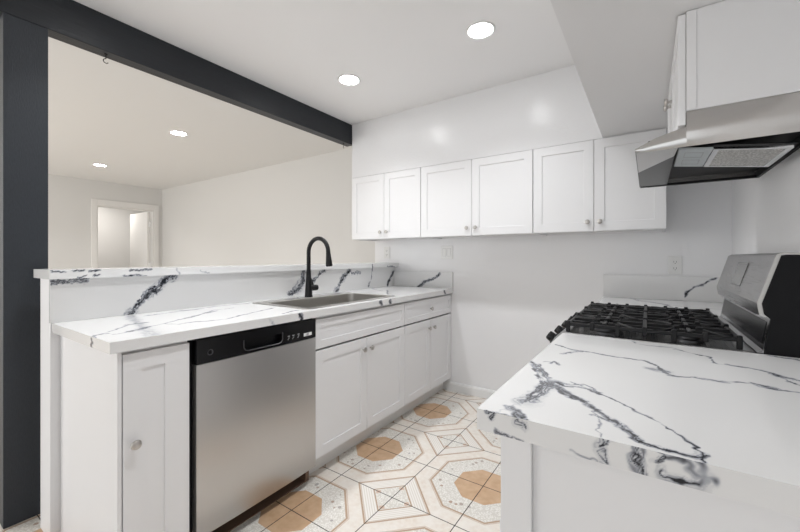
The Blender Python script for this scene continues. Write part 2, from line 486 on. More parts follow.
def lathe(bm, prof, center, axis=(0, 0, 1), n=32, caps=True):
    """prof: (radius, height) pairs along axis"""
    ax = Vector(axis).normalized()
    t = Vector((1, 0, 0)) if abs(ax.x) < 0.9 else Vector((0, 1, 0))
    e1 = ax.cross(t).normalized()
    e2 = ax.cross(e1)
    c = Vector(center)
    rings = []
    for r, h in prof:
        rings.append([bm.verts.new(c + ax * h + (e1 * math.cos(2 * PI * k / n) + e2 * math.sin(2 * PI * k / n)) * max(r, 1e-5)) for k in range(n)])
    for a, b in zip(rings, rings[1:]):
        for k in range(n):
            bm.faces.new((a[k], a[(k + 1) % n], b[(k + 1) % n], b[k]))
    if caps:
        bm.faces.new(rings[0][::-1])
        bm.faces.new(rings[-1])
    return bm


def tube(bm, pts, rad, n=16, sq=False):
    pts = [Vector(p) for p in pts]
    if isinstance(rad, (int, float)):
        rad = [rad] * len(pts)
    rings = []
    prev = None
    for i, p in enumerate(pts):
        d = (pts[min(i + 1, len(pts) - 1)] - pts[max(i - 1, 0)]).normalized()
        if prev is None:
            t = Vector((0, 0, 1)) if abs(d.z) < 0.9 else Vector((0, 1, 0))
            e1 = d.cross(t).normalized()
        else:
            e1 = (prev - d * prev.dot(d)).normalized()
        e2 = d.cross(e1)
        prev = e1
        rings.append([bm.verts.new(p + (e1 * math.cos(2 * PI * (k + .5) / n) + e2 * math.sin(2 * PI * (k + .5) / n)) * rad[i]) for k in range(n)])
    for a, b in zip(rings, rings[1:]):
        for k in range(n):
            bm.faces.new((a[k], a[(k + 1) % n], b[(k + 1) % n], b[k]))
    bm.faces.new(rings[0][::-1])
    bm.faces.new(rings[-1])
    return bm


def wpos(o):
    v = Vector((0, 0, 0))
    while o is not None:
        v += Vector(o.location)
        o = o.parent
    return v


def obj(name, bm, mat, parent=None, smooth=False, origin=None):
    """link the bmesh (built in world coordinates) as ONE object"""
    bmesh.ops.recalc_face_normals(bm, faces=bm.faces)
    off = wpos(parent) if parent is not None else Vector((0, 0, 0))
    o0 = Vector(origin) if origin is not None else off
    bmesh.ops.translate(bm, verts=bm.verts, vec=-o0)
    me = bpy.data.meshes.new(name)
    bm.to_mesh(me)
    bm.free()
    me.materials.append(mat)
    o = bpy.data.objects.new(name, me)
    o.location = o0 - off
    C.objects.link(o)
    if parent is not None:
        o.parent = parent
    if smooth:
        for p in me.polygons:
            p.use_smooth = True
        me.set_sharp_from_angle(angle=math.radians(38))
    return o


def tag(o, label, cat, group=None):
    o['label'] = label
    o['category'] = cat
    if group:
        o['group'] = group
    return o


def thing(name, label, cat, loc=(0, 0, 0), group=None):
    o = bpy.data.objects.new(name, None)
    o.empty_display_size = 0.05
    o.location = loc
    C.objects.link(o)
    return tag(o, label, cat, group)


def struct(name, bm, mat, label=None, parent=None, smooth=False):
    o = obj(name, bm, mat, parent, smooth)
    if parent is None:
        o['kind'] = 'structure'
        if label:
            o['label'] = label
    return o


def B():
    return bmesh.new()


# ------------------------------------------------------------------ key dimensions (metres)
XF, XB, Y0, D = -1.445, -2.075, 0.458, 2.985       # left counter edge, pony wall face, near end, back wall
XR, YR, XW, XW2 = -0.260, 0.636, 0.395, 0.422       # right counter edge and end, right wall
ZT, ZC, ZU, ZUB = 0.914, 2.454, 1.948, 1.358        # worktop, ceiling, soffit underside, upper cabinet underside
YU = 2.624                                          # upper cabinet door fronts
TH = 0.038

# ------------------------------------------------------------------ the setting
struct('floor', box(B(), -9.6, 3.0, -3.2, 5.0, -0.05, 0), M['floor'])
struct('ceiling', box(B(), XB - 0.30, 3.0, -3.2, 5.0, ZC, ZC + 0.06), M['ceiling'])
struct('ceiling_living_room', box(B(), -9.6, XB - 0.3001, -3.2, 5.0, ZC, ZC + 0.06), M['living_ceiling'])
struct('wall_back', box(B(), -2.330, 3.0, D, D + 0.19, 0, ZC), M['wall'])
struct('wall_living_side', box(B(), -7.5, -2.0, 3.18, 3.30, 0, ZC), M['living_wall'])
# right wall: the part behind the range stands a little proud
b_ = box(B(), XW, XW + 0.15, -3.0, 2.215, 0, ZC)
box(b_, XW2, XW2 + 0.12, 2.2151, D - 0.0005, 0, ZC)
struct('wall_right', b_, M['wall'])
# soffits
struct('wall_soffit_back', box(B(), -2.3296, XW2 - 0.0005, YU + 0.008, D - 0.0005, ZU - 0.004, ZC - 0.0005), M['soffit'])
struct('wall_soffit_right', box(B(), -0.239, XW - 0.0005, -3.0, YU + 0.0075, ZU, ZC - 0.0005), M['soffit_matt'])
# living room end wall with a doorway, and the room beyond
b_ = box(B(), -7.62, -7.5, -3.2, 2.20, 0, ZC)
box(b_, -7.62, -7.5, 3.04, 3.30, 0, ZC)
box(b_, -7.62, -7.5, 2.2001, 3.0399, 2.055, ZC)
struct('wall_living_end', b_, M['living_wall'])
b_ = box(B(), -9.5, -9.4, 0.5, 4.9, 0, ZC)
box(b_, -9.3999, -7.63, 3.62, 3.72, 0, ZC)
struct('wall_hall', b_, M['living_wall'])
# doorway
dr = B()
box(dr, -7.499, -7.478, 2.125, 2.20, 0, 2.15, 0.004)
box(dr, -7.499, -7.478, 3.04, 3.115, 0, 2.15, 0.004)
box(dr, -7.499, -7.478, 2.2001, 3.0399, 2.055, 2.15, 0.004)
box(dr, -7.62, -7.4991, 2.20, 2.215, 0, 2.055)
box(dr, -7.62, -7.4991, 3.025, 3.04, 0, 2.055)
box(dr, -7.62, -7.4991, 2.2151, 3.0249, 2.04, 2.055)
door = obj('door_1', dr, M['door'])
door['kind'] = 'structure'
lf = B()
box(lf, -8.36, -7.600, 2.975, 3.01, 0.01, 2.03, 0.003)
leaf = obj('door_leaf', lf, M['door'], door)
for hz in (0.3, 1.05, 1.80):
    hb = box(B(), -7.598, -7.545, 2.990, 3.0235, hz - 0.045, hz + 0.045, 0.001)
    obj('hinge', hb, M['white_plastic'], leaf)

# pony wall that carries the raised bar
pw = box(B(), -2.219, XB - 0.018, 0.452, D - 0.0005, 0, 1.0990)
box(pw, XB - 0.01799, XB - 0.0004, 0.4525, D - 0.0005, 0, ZT - 0.0005)
struct('wall_pony', pw, M['wall'])
bb = B()
prism(bb, [(0, 0), (-0.014, 0), (-0.014, 0.062), (-0.009, 0.075), (0, 0.078)], 0, -1.5395, XW2 - 0.64)
for v in bb.verts:
    v.co = Vector((v.co.x, D - 0.0005 + v.co.y, v.co.z + 0.0005))
struct('baseboard_back', bb, M['trim'])
struct('shaded_subfloor_strip', box(B(), -1.60, -1.505, 0.72, 1.352, 0.0004, 0.004), M['wood_shade'])  # bare floor strip, shade under the dishwasher put into its brown colour

# dark timber frame of the opening
post = thing('timber_post', 'dark charcoal painted upright timber post at the left edge, behind the bar end', 'post', (-2.378, 0.43, 0))
pb = box(B(), -2.420, -2.337, 0.357, 0.503, 0.0005, 2.2645, 0.002)
obj('shaft', pb, M['post'], post)
tag(obj('timber_beam', box(B(), -2.420, -2.336, -3.0, YU + 0.036, 2.265, ZC - 0.0005, 0.003), M['beam']),
    'long dark painted beam under the ceiling, running from post to back wall', 'beam')

# hooks under the beam
def hook(y, label, s=1.0):
    pts = []
    for k in range(13):
        t = -PI / 2 + k / 12 * PI * 1.35
        pts.append((-2.372, y + 0.011 * s * math.cos(t) * (-1) , 2.232 - 0.0 - 0.011 * s * math.sin(t) - 0.004))
    pts = [(-2.372, y, 2.2645), (-2.372, y, 2.252)] + pts[::1]
    b = tube(B(), pts, 0.0022, 8)
    lathe(b, [(0.008, 2.2605), (0.008, 2.2648)], (-2.372, y, 0), n=16)
    tag(obj('screw_hook', b, M['matte_black'], smooth=True), label, 'hook')


hook(0.735, 'small dark screw hook under the beam near the post')
hook(2.56, 'tiny dark screw hook under the beam beside the back wall', 0.6)


# ------------------------------------------------------------------ downlights
def downlight(x, y, label):
    t = thing('recessed_downlight', label, 'ceiling light', (x, y, ZC), 'round recessed downlights')
    b = B()
    lathe(b, [(0.066, ZC - 0.0005), (0.080, ZC - 0.0005), (0.080, ZC - 0.005), (0.074, ZC - 0.008), (0.066, ZC - 0.005), (0.066, ZC - 0.0005)], (x, y, 0), n=40, caps=False)
    obj('trim_ring', b, M['white_plastic'], t, True)
    obj('lens', lathe(B(), [(0.0655, ZC - 0.001), (0.0655, ZC - 0.004)], (x, y, 0), n=40), M['lamp'], t)
    l = bpy.data.lights.new('downlight_lamp', 'AREA')
    l.shape = 'DISK'
    l.size = 0.12
    l.energy = LAMP_W
    l.spread = math.radians(118)
    l.color = (0.98, 0.99, 1.0)
    lo = bpy.data.objects.new('downlight_lamp', l)
    lo.location = (0, 0, -0.010)
    C.objects.link(lo)
    lo.parent = t
    return t


def copy_tree(o, parent=None):
    c = o.copy()
    C.objects.link(c)
    c.parent = parent
    for ch in list(o.children):
        copy_tree(ch, c)
    return c


d0 = downlight(-0.771, 1.938, 'round white downlight in kitchen ceiling, nearer the right-hand soffit')
for x, y, lb in ((-1.758, 1.954, 'round white downlight in kitchen ceiling, nearer the dark beam'),
                 (-3.944, 1.824, 'round downlight in living room ceiling, the one nearer the beam'),
                 (-6.19, 1.853, 'round downlight in living room ceiling, the small one nearer the doorway'),
                 (-0.771, 0.75, 'added unseen downlight in kitchen ceiling, above the near worktop side'),  # added unseen downlights from here on, filling the near side with light
                 (-1.758, 0.75, 'added unseen downlight in kitchen ceiling, above the near left cabinet'),
                 (-3.944, -0.9, 'added unseen downlight in living room ceiling, near side by the beam'),
                 (-6.19, -0.9, 'added unseen downlight in living room ceiling, near side by the end wall')):
    c = copy_tree(d0)
    c.location = (x, y, ZC)
    c['label'] = lb


# ------------------------------------------------------------------ shaker fronts, knobs, cabinets
def shaker(parent, name, face, a0, a1, z0, z1, plane, w=0.057, t=0.019, mat=None, rec=0.006, wl=None, wr=None):
    """framed door; face '+X', '-X' or '-Y'; plane = front plane"""
    bm = B()
    wl = w if wl is None else wl
    wr = w if wr is None else wr

    def P(a, z, d):
        if face == '+X':
            return bm.verts.new((plane - d, a, z))
        if face == '-X':
            return bm.verts.new((plane + d, a, z))
        return bm.verts.new((a, plane + d, z))

    def ring(i0, i1, j0, j1, d):
        return [P(a0 + i0, z0 + j0, d), P(a1 - i1, z0 + j0, d), P(a1 - i1, z1 - j1, d), P(a0 + i0, z1 - j1, d)]
    e = 0.0015
    R = [ring(0, 0, 0, 0, t), ring(0, 0, 0, 0, e), ring(e, e, e, e, 0), ring(wl, wr, w, w, 0), ring(wl + 0.0015, wr + 0.0015, w + 0.0015, w + 0.0015, rec)]
    for p, q in zip(R, R[1:]):
        for k in range(4):
            bm.faces.new((p[k], p[(k + 1) % 4], q[(k + 1) % 4], q[k]))
    bm.faces.new(R[0][::-1])
    bm.faces.new(R[-1])
    return obj(name, bm, mat or M['cabinet'], parent)


KN = [(0.0055, 0.0), (0.0055, 0.010), (0.007, 0.013), (0.0145, 0.016), (0.016, 0.020), (0.0145, 0.0245), (0.009, 0.027), (0.0001, 0.0275)]


def knob(parent, pos, axis, s=1.0):
    b = lathe(B(), [(r * s, h * s) for r, h in KN], pos, axis, n=20)
    return obj('knob', b, M['nickel'], parent, True)


XD = -1.462            # door fronts of the left run


def base_unit(name, label, y0, y1, seam=None):
    t = thing(name, label, 'cabinet', (-1.76, (y0 + y1) / 2, 0), 'white base cabinets of the sink run')
    b = B()
    box(b, -2.070, XD - 0.021, y0 + 0.0005, y0 + 0.018, 0.105, ZT - TH - 0.001)
    box(b, -2.070, XD - 0.021, y1 - 0.018, y1 - 0.0005, 0.105, ZT - TH - 0.001)
    box(b, -2.070, XD - 0.021, y0 + 0.018, y1 - 0.018, 0.105, 0.123)
    box(b, -2.070, -2.058, y0 + 0.018, y1 - 0.018, 0.123, ZT - TH - 0.001)
    box(b, -1.503, XD - 0.021, y0 + 0.018, y1 - 0.018, ZT - TH - 0.04, ZT - TH - 0.001)
    obj('carcass', b, M['cabinet'], t)
    obj('toe_kick', box(B(), -1.556, -1.540, y0 + 0.0005, y1 - 0.0005, 0.0005, 0.1045), M['kick'], t)
    return t


g = 0.0016
# narrow cabinet at the near end, its side panel facing the camera
t = base_unit('base_cabinet', 'narrow white single-door base cabinet at the near counter end, left of the dishwasher', 0.497, 0.718)
dd = shaker(t, 'door', '+X', 0.500, 0.716, 0.115, 0.862, XD, 0.057, wl=0.054, wr=0.086)
knob(dd, (XD, 0.531, 0.553), (1, 0, 0), 1.05)
obj('side_panel', box(B(), -2.073, XD - 0.0008, 0.484, 0.4968, 0.0005, ZT - TH - 0.001, 0.001), M['cabinet'], t)
# sink base
t = base_unit('base_cabinet', 'wide two-door white base cabinet under the sink with a plain false drawer front', 1.359, 2.223)
shaker(t, 'false_drawer_front', '+X', 1.361, 2.223 - g, 0.701, 0.858, XD, 0.042)
dd = shaker(t, 'door', '+X', 1.361, 1.792 - g, 0.115, 0.690, XD)
knob(dd, (XD, 1.752, 0.622), (1, 0, 0))
dd = shaker(t, 'door', '+X', 1.792 + g, 2.223 - g, 0.115, 0.690, XD)
knob(dd, (XD, 1.823, 0.622), (1, 0, 0))
# drawer base next to the back wall
t = base_unit('base_cabinet', 'white base cabinet with one drawer above two doors, against the back wall', 2.223, 2.984)
dd = shaker(t, 'drawer', '+X', 2.223 + g, 2.978, 0.701, 0.858, XD, 0.042)
knob(dd, (XD, 2.600, 0.779), (1, 0, 0))
dd = shaker(t, 'door', '+X', 2.223 + g, 2.610 - 0.003, 0.115, 0.690, XD)
knob(dd, (XD, 2.572, 0.622), (1, 0, 0))
dd = shaker(t, 'door', '+X', 2.610 + 0.003, 2.978, 0.115, 0.690, XD)
knob(dd, (XD, 2.648, 0.622), (1, 0, 0))


def upper_unit(label, x0, x1):
    t = thing('wall_cabinet', label, 'cabinet', ((x0 + x1) / 2, 2.80, ZUB), 'white wall cabinets on the back wall')
    b = B()
    y0 = YU + 0.021
    box(b, x0 + 0.0005, x0 + 0.018, y0, D - 0.0012, ZUB, ZU - 0.006)
    box(b, x1 - 0.018, x1 - 0.0005, y0, D - 0.0012, ZUB, ZU - 0.006)
    box(b, x0 + 0.018, x1 - 0.018, y0, D - 0.0012, ZUB + 0.012, ZUB + 0.030)
    box(b, x0 + 0.018, x1 - 0.018, y0, D - 0.0012, ZU - 0.022, ZU - 0.006)
    box(b, x0 + 0.018, x1 - 0.018, D - 0.012, D - 0.0012, ZUB, ZU - 0.022)
    box(b, x0 + 0.018, x1 - 0.018, y0, y0 + 0.019, ZUB, ZUB + 0.012)
    obj('carcass', b, M['cabinet'], t)
    xm = (x0 + x1) / 2
    z0, z1 = ZUB + 0.002, ZU - 0.008
    d1 = shaker(t, 'door', '-Y', x0 + 0.002, xm - g, z0, z1, YU)
    knob(d1, (xm - 0.036, YU, 1.418), (0, -1, 0), 0.95)
    d2 = shaker(t, 'door', '-Y', xm + g, x1 - 0.003, z0, z1, YU)
    knob(d2, (xm + 0.034, YU, 1.418), (0, -1, 0), 0.95)
    return t


upper_unit('left two-door white wall cabinet on the back wall, over the sink counter end', -2.326, -1.568)
upper_unit('middle and widest two-door white wall cabinet on the back wall', -1.568, -0.662)
upper_unit('right two-door white wall cabinet on the back wall, partly behind the hood', -0.662, 0.090)

# cabinet over the hood
YH0, YH1 = 1.43, 2.165
t = thing('hood_cabinet', 'short white wall cabinet directly above the steel range hood', 'cabinet', (0.25, (YH0 + YH1) / 2, 1.64))
obj('carcass', box(B(), 0.0972, XW - 0.001, YH0, YH1, 1.641, ZU - 0.001, 0.001), M['cabinet'], t)
obj('side_stile', box(B(), 0.0975, 0.122, YH0 - 0.0025, YH0 - 0.0002, 1.643, ZU - 0.002, 0.001), M['cabinet'], t)
ym = (YH0 + YH1) / 2
for (a0, a1, ky) in ((YH0 + 0.002, ym - g, ym - 0.03), (ym + g, YH1 - 0.002, ym + 0.03)):
    dd = shaker(t, 'door', '-X', a0, a1, 1.600, ZU - 0.006, 0.0765, 0.050)
    knob(dd, (0.0765, ky, 1.795), (-1, 0, 0), 0.95)

# right run base cabinets
XDR = XR + 0.029


def right_unit(label, y0, y1, near=False):
    t = thing('base_cabinet', label, 'cabinet', (0.08, (y0 + y1) / 2, 0))
    obj('carcass', box(B(), XDR + 0.021, XW - 0.001, y0 + 0.0005, y1 - 0.0005, 0.105, ZT - TH - 0.001, 0.001), M['cabinet'], t)
    obj('toe_kick', box(B(), XDR + 0.08, XDR + 0.095, y0 + 0.0005, y1 - 0.0005, 0.0005, 0.1045), M['kick'], t)
    d = shaker(t, 'drawer', '-X', y0 + 0.003, y1 - 0.003, 0.712, 0.868, XDR + 0.011, 0.042, t=0.0095)
    knob(d, (XDR + 0.011, (y0 + y1) / 2, 0.79), (-1, 0, 0))
    ym = (y0 + y1) / 2
    for a0, a1, k in ((y0 + 0.003, ym - g, ym - 0.035), (ym + g, y1 - 0.003, ym + 0.035)):
        d = shaker(t, 'door', '-X', a0, a1, 0.115, 0.700, XDR)
        knob(d, (XDR, k, 0.63), (-1, 0, 0))
    return t


t = right_unit('white base cabinet under the near right counter, its end panel facing the camera', 0.672, 1.448)
# framed end panel: stile at the corner, recessed field
pe = B()
box(pe, XDR + 0.010, XDR + 0.064, 0.651, 0.6715, 0.0005, ZT - TH - 0.001, 0.0015)
box(pe, XDR + 0.0643, XW - 0.001, 0.660, 0.6715, 0.0005, ZT - TH - 0.001)
box(pe, XW - 0.058, XW - 0.001, 0.651, 0.6599, 0.0005, ZT - TH - 0.001, 0.0015)
obj('end_panel', pe, M['cabinet'], t)
right_unit('white base cabinet under the far right counter, beyond the range', 2.214, 2.984)


# ------------------------------------------------------------------ quartz slabs
_rs = np.random.RandomState(11)
_T = _rs.rand(256, 256)


def vn(x, y):
    xi = np.floor(x).astype(int)
    yi = np.floor(y).astype(int)
    fx = x - xi
    fy = y - yi
    fx = fx * fx * (3 - 2 * fx)
    fy = fy * fy * (3 - 2 * fy)
    a = _T[xi % 256, yi % 256]
    b = _T[(xi + 1) % 256, yi % 256]
    c = _T[xi % 256, (yi + 1) % 256]
    d = _T[(xi + 1) % 256, (yi + 1) % 256]
    return (a * (1 - fx) + b * fx) * (1 - fy) + (c * (1 - fx) + d * fx) * fy


def fbm(x, y, o=3):
    s = 0
    k = 1
    t = 0
    for i in range(o):
        s = s + k * vn(x * 2 ** i + 17.3 * i, y * 2 ** i + 5.1 * i)
        t += k
        k *= 0.55
    return s / t


def vein_field(a, b, lst, wob, fmax=400):
    I = np.zeros_like(a)
    da = a + (fbm(a * 28 + 3, b * 28 + 9) - .5) * wob + (vn(a * 130, b * 130) - .5) * wob * 0.55
    db = b + (fbm(a * 28 + 41, b * 28 + 77) - .5) * wob + (vn(a * 130 + 50, b * 130 + 9) - .5) * wob * 0.55
    for pts, w, st, kind in lst:
        best = np.full_like(a, 9.0)
        sd = np.zeros_like(a)
        tt = np.zeros_like(a)
        L = 0.0
        tot = sum(math.dist(p, q) for p, q in zip(pts, pts[1:])) or 1e-6
        for p, q in zip(pts, pts[1:]):
            dx, dy = q[0] - p[0], q[1] - p[1]
            l2 = dx * dx + dy * dy + 1e-12
            l = math.sqrt(l2)
            t = np.clip(((da - p[0]) * dx + (db - p[1]) * dy) / l2, 0, 1)
            ex, ey = da - (p[0] + t * dx), db - (p[1] + t * dy)
            d = np.hypot(ex, ey)
            m = d < best
            best = np.where(m, d, best)
            sd = np.where(m, d * np.sign(ex * dy - ey * dx), sd)
            tt = np.where(m, L + t * l, tt)
            L += l
        if kind == 'l':
            br = np.clip(vn(a * 60 + 7, b * 60) * 1.7 + 0.1, 0, 1.1)
            ww = w * (0.5 + 1.1 * vn(a * 45 + 31, b * 45 + 2))
            v = st * np.exp(-(best / ww) ** 2) * br
        else:
            wv = w * 1.1 * (0.55 + 0.9 * vn(tt * 30 + 3, tt * 0 + w * 1000))
            env = np.exp(-(best / wv) ** 4)
            fr = min(max(1.5 / w, 70), fmax)
            ux, uy = tt * fr * 0.42 + 5 + w * 900, sd * fr + 40
            ux, uy = ux + 1.2 * vn(ux * 0.7, uy * 0.7), uy + 1.2 * vn(ux * 0.7 + 31, uy * 0.7 + 7)
            n1 = 1 - np.abs(2 * vn(ux, uy) - 1) * 2.3
            n2 = 1 - np.abs(2 * vn(ux * 1.9 + 11, uy * 1.9 + 3) - 1) * 2.9
            rid = np.clip(np.maximum(n1, 0.85 * n2), 0, 1) ** 1.3
            v = st * env * (0.14 + 0.75 * rid)
            lw = max(w * 0.11, 0.0009, 0.12 / fmax)
            for k in range(5):
                off = w * 2.6 * (fbm(tt * (0.16 / w + 14) + k * 9.3, tt * 0 + k * 7.7 + w * 500, 2) - 0.5)
                on = np.clip(vn(tt * 50 + k * 5.1, tt * 0 + k * 3.3) * 2.0 - 0.25, 0, 1)
                v = np.maximum(v, st * on * np.exp(-((sd - off) / lw) ** 2) * (np.abs(best) < 2 * w) * np.exp(-(best / (1.5 * w)) ** 4))
        I = np.maximum(I, v)
    return np.clip(I, 0, 1)


def lin(a, b, res, extra=()):
    c = sorted({a, b, *[e for e in extra if a < e < b]})
    out = [c[0]]
    for p, q in zip(c, c[1:]):
        n = max(1, int(round((q - p) / res)))
        out += [p + (q - p) * (i + 1) / n for i in range(n)]
    return np.array(out)


def slab(name, x0, x1, y0, y1, z0, z1, veins, label, cat, wob=0.010, hole=None, group=None):
    """veins: {face: (resolution, [vein lists])}; faces +Z -Z +X -X +Y -Y"""
    V, F, A = [], [], []
    base = 0

    def face(kind, pos):
        nonlocal base
        res, lst = veins.get(kind, (10.0, []))
        ax = 'XYZ'.index(kind[1])
        oth = [i for i in range(3) if i != ax]
        lo = (x0, y0, z0)
        hi = (x1, y1, z1)
        ex = [(), ()]
        if hole and ax == 2:
            ex = [(hole[0], hole[1]), (hole[2], hole[3])]
        ga = lin(lo[oth[0]], hi[oth[0]], res, ex[0])
        gb = lin(lo[oth[1]], hi[oth[1]], res, ex[1])
        a, b = np.meshgrid(ga, gb, indexing='ij')
        P = np.zeros(a.shape + (3,))
        P[..., ax] = pos
        P[..., oth[0]] = a
        P[..., oth[1]] = b
        I = vein_field(a.ravel(), b.ravel(), lst, wob, 0.27 / res) if lst else np.zeros(a.size)
        V.append(P.reshape(-1, 3))
        A.append(I)
        na, nb = len(ga), len(gb)
        i, j = np.meshgrid(np.arange(na - 1), np.arange(nb - 1), indexing='ij')
        i = i.ravel()
        j = j.ravel()
        if hole and ax == 2:
            ma = (ga[i] + ga[i + 1]) / 2
            mb = (gb[j] + gb[j + 1]) / 2
            k = ~((ma > hole[0]) & (ma < hole[1]) & (mb > hole[2]) & (mb < hole[3]))
            i, j = i[k], j[k]
        f = np.stack([i * nb + j, (i + 1) * nb + j, (i + 1) * nb + j + 1, i * nb + j + 1], 1) + base
        flip = (kind[0] == '-') != (ax == 1)
        F.append(f[:, ::-1] if flip else f)
        base += na * nb

    for kind, pos in (('+Z', z1), ('-Z', z0), ('+X', x1), ('-X', x0), ('+Y', y1), ('-Y', y0)):
        face(kind, pos)
    if hole:
        hx0, hx1, hy0, hy1 = hole
        q = [(hx0, hy0), (hx1, hy0), (hx1, hy1), (hx0, hy1)]
        for k in range(4):
            a, b = q[k], q[(k + 1) % 4]
            V.append(np.array([(*a, z0), (*b, z0), (*b, z1), (*a, z1)]))
            A.append(np.zeros(4))
            F.append(np.array([[3, 2, 1, 0]]) + base)
            base += 4
    V = np.concatenate(V)
    F = np.concatenate(F)
    me = bpy.data.meshes.new(name)
    me.vertices.add(len(V))
    me.vertices.foreach_set('co', V.ravel())
    me.loops.add(F.size)
    me.loops.foreach_set('vertex_index', F.ravel().astype(np.int32))
    me.polygons.add(len(F))
    me.polygons.foreach_set('loop_start', np.arange(0, F.size, 4, dtype=np.int32))
    me.update(calc_edges=True)
    at = me.attributes.new('vein', 'FLOAT', 'POINT')
    at.data.foreach_set('value', np.concatenate(A).astype(np.float32))
    me.materials.append(M['quartz'])
    o = bpy.data.objects.new(name, me)
    C.objects.link(o)
    return tag(o, label, cat, group)


V_ = VEINS
SINK_HOLE = (-1.985, -1.508, 1.352, 2.148)
slab('countertop', XB + 0.0005, XF, Y0, D - 0.0005, ZT - TH, ZT,
     {'+Z': (0.0035, V_['left']), '+X': (0.004, V_['front']), '-Y': (0.004, V_['leftend'])},
     'long white dark-veined quartz worktop with the sink cut into it, over the dishwasher', 'countertop', 0.014, SINK_HOLE)
slab('countertop', XR, XW - 0.0005, YR, 1.449, ZT - TH, ZT,
     {'+Z': (0.0018, V_['near']), '-Y': (0.0016, V_['nearside']), '-X': (0.01, [])},
     'near right white quartz worktop with bold blue-grey veins, on this side of the range', 'countertop', 0.012)
slab('countertop', XR, XW2 - 0.001, 2.2165, D - 0.0005, ZT - TH, ZT,
     {'+Z': (0.006, V_['far'])},
     'far right white quartz worktop between the range and the back wall', 'countertop', 0.012)
slab('bar_top', -2.270, -2.035, 0.440, D - 0.0005, 1.1005, 1.1388,
     {'+X': (0.0035, V_['bar']), '+Z': (0.01, []), '-Y': (0.005, [])},
     'long narrow white quartz bar ledge on the pony wall behind the sink', 'bar top', 0.012)
slab('backsplash', XB - 0.0172, XB, 0.4525, D - 0.0005, ZT + 0.0003, 1.1000,
     {'+X': (0.0022, V_['splash'])},
     'long white quartz backsplash with black veins behind the sink, under the bar ledge', 'backsplash', 0.020)
slab('backsplash', XB + 0.001, XF, D - 0.0195, D - 0.0007, ZT + 0.0003, 1.060,
     {'-Y': (0.005, [v for v in V_['back'] if v[0][0][0] < -1])},
     'short white quartz backsplash on the back wall beside the left worktop', 'backsplash', 0.014)
slab('backsplash', XR - 0.004, XW2 - 0.002, D - 0.0195, D - 0.0007, ZT + 0.0003, 1.069,
     {'-Y': (0.005, [v for v in V_['back'] if v[0][0][0] > -1])},
     'grey-white quartz backsplash on the back wall beyond the range', 'backsplash', 0.012)


# ------------------------------------------------------------------ sink
def rrect(bm, x0, x1, y0, y1, r, z, n=6):
    out = []
    for cx, cy, a in ((x1 - r, y1 - r, 0), (x0 + r, y1 - r, 90), (x0 + r, y0 + r, 180), (x1 - r, y0 + r, 270)):
        for k in range(n + 1):
            t = math.radians(a + 90 * k / n)
            out.append(bm.verts.new((cx + r * math.cos(t), cy + r * math.sin(t), z)))
    return out


def bridge(bm, loops):
    for a, b in zip(loops, loops[1:]):
        n = len(a)
        for k in range(n):
            bm.faces.new((a[k], a[(k + 1) % n], b[(k + 1) % n], b[k]))


sk = thing('kitchen_sink', 'stainless steel single-bowl drop-in sink set in the left worktop', 'sink', (-1.745, 1.75, ZT))
b = B()
lo = [rrect(b, -2.000, -1.492, 1.335, 2.165, 0.02, ZT + 0.0006), rrect(b, -1.999, -1.493, 1.336, 2.164, 0.02, ZT + 0.004),
      rrect(b, -1.905, -1.525, 1.372, 2.128, 0.045, ZT + 0.0045), rrect(b, -1.902, -1.528, 1.375, 2.125, 0.045, ZT + 0.001),
      rrect(b, -1.897, -1.533, 1.380, 2.120, 0.05, ZT - 0.16), rrect(b, -1.882, -1.548, 1.395, 2.105, 0.05, ZT - 0.178),
      rrect(b, -1.86, -1.57, 1.417, 2.083, 0.05, ZT - 0.183)]
bridge(b, lo)
b.faces.new(lo[-1])
bowl = obj('bowl', b, M['steel_sink'], sk, True)
obj('drain', lathe(B(), [(0.045, ZT - 0.1825), (0.045, ZT - 0.180), (0.038, ZT - 0.1785), (0.02, ZT - 0.181), (0.0001, ZT - 0.181)], (-1.72, 1.75, 0), n=24, caps=False), M['chrome'], sk, True)
tag(obj('tap_hole_cover', lathe(B(), [(0.018, ZT + 0.0050), (0.018, ZT + 0.007), (0.013, ZT + 0.0105), (0.0001, ZT + 0.0115)], (-1.945, 1.645, 0), n=20, caps=False), M['chrome'], smooth=True),
    'small round chrome cap on the sink deck, left of the black tap', 'cap')

# tap
fx, fy = -1.945, 1.748
fz = ZT + 0.0048
tp = thing('kitchen_tap', 'matte black gooseneck pull-down kitchen tap standing behind the sink bowl', 'faucet', (fx, fy, fz))
obj('body', lathe(B(), [(0.0275, fz), (0.0275, fz + 0.006), (0.0255, fz + 0.012), (0.0225, fz + 0.07), (0.019, fz + 0.12), (0.0145, fz + 0.18), (0.0135, fz + 0.20)], (fx, fy, 0), n=32), M['matte_black'], tp, True)
R_ = 0.094
pts = [(fx, fy, fz + 0.199), (fx, fy, 1.20)]
for k in range(0, 25):
    t = PI - k / 24 * PI * 0.96
    pts.append((fx + R_ + R_ * math.cos(t), fy, 1.226 + R_ * math.sin(t)))
ex, ez = pts[-1][0], pts[-1][2]
obj('neck', tube(B(), pts, 0.0140, 20), M['matte_black'], tp, True)
p0 = Vector((ex, fy, ez))
dr_ = Vector((0.10, 0, -0.99)).normalized()
b = lathe(B(), [(0.0135, -0.002), (0.0148, 0.0), (0.0148, 0.012), (0.0165, 0.035), (0.0215, 0.085), (0.0225, 0.100), (0.0190, 0.106), (0.0170, 0.103)], p0, dr_, n=28)
obj('spray_head', b, M['matte_black'], tp, True)
hz = fz + 0.062
b = lathe(B(), [(0.020, 0.012), (0.0205, 0.052), (0.019, 0.066), (0.012, 0.071)], (fx, fy, hz), (0.25, 0.97, 0), n=24)
h_ = obj('handle', b, M['matte_black'], tp, True)
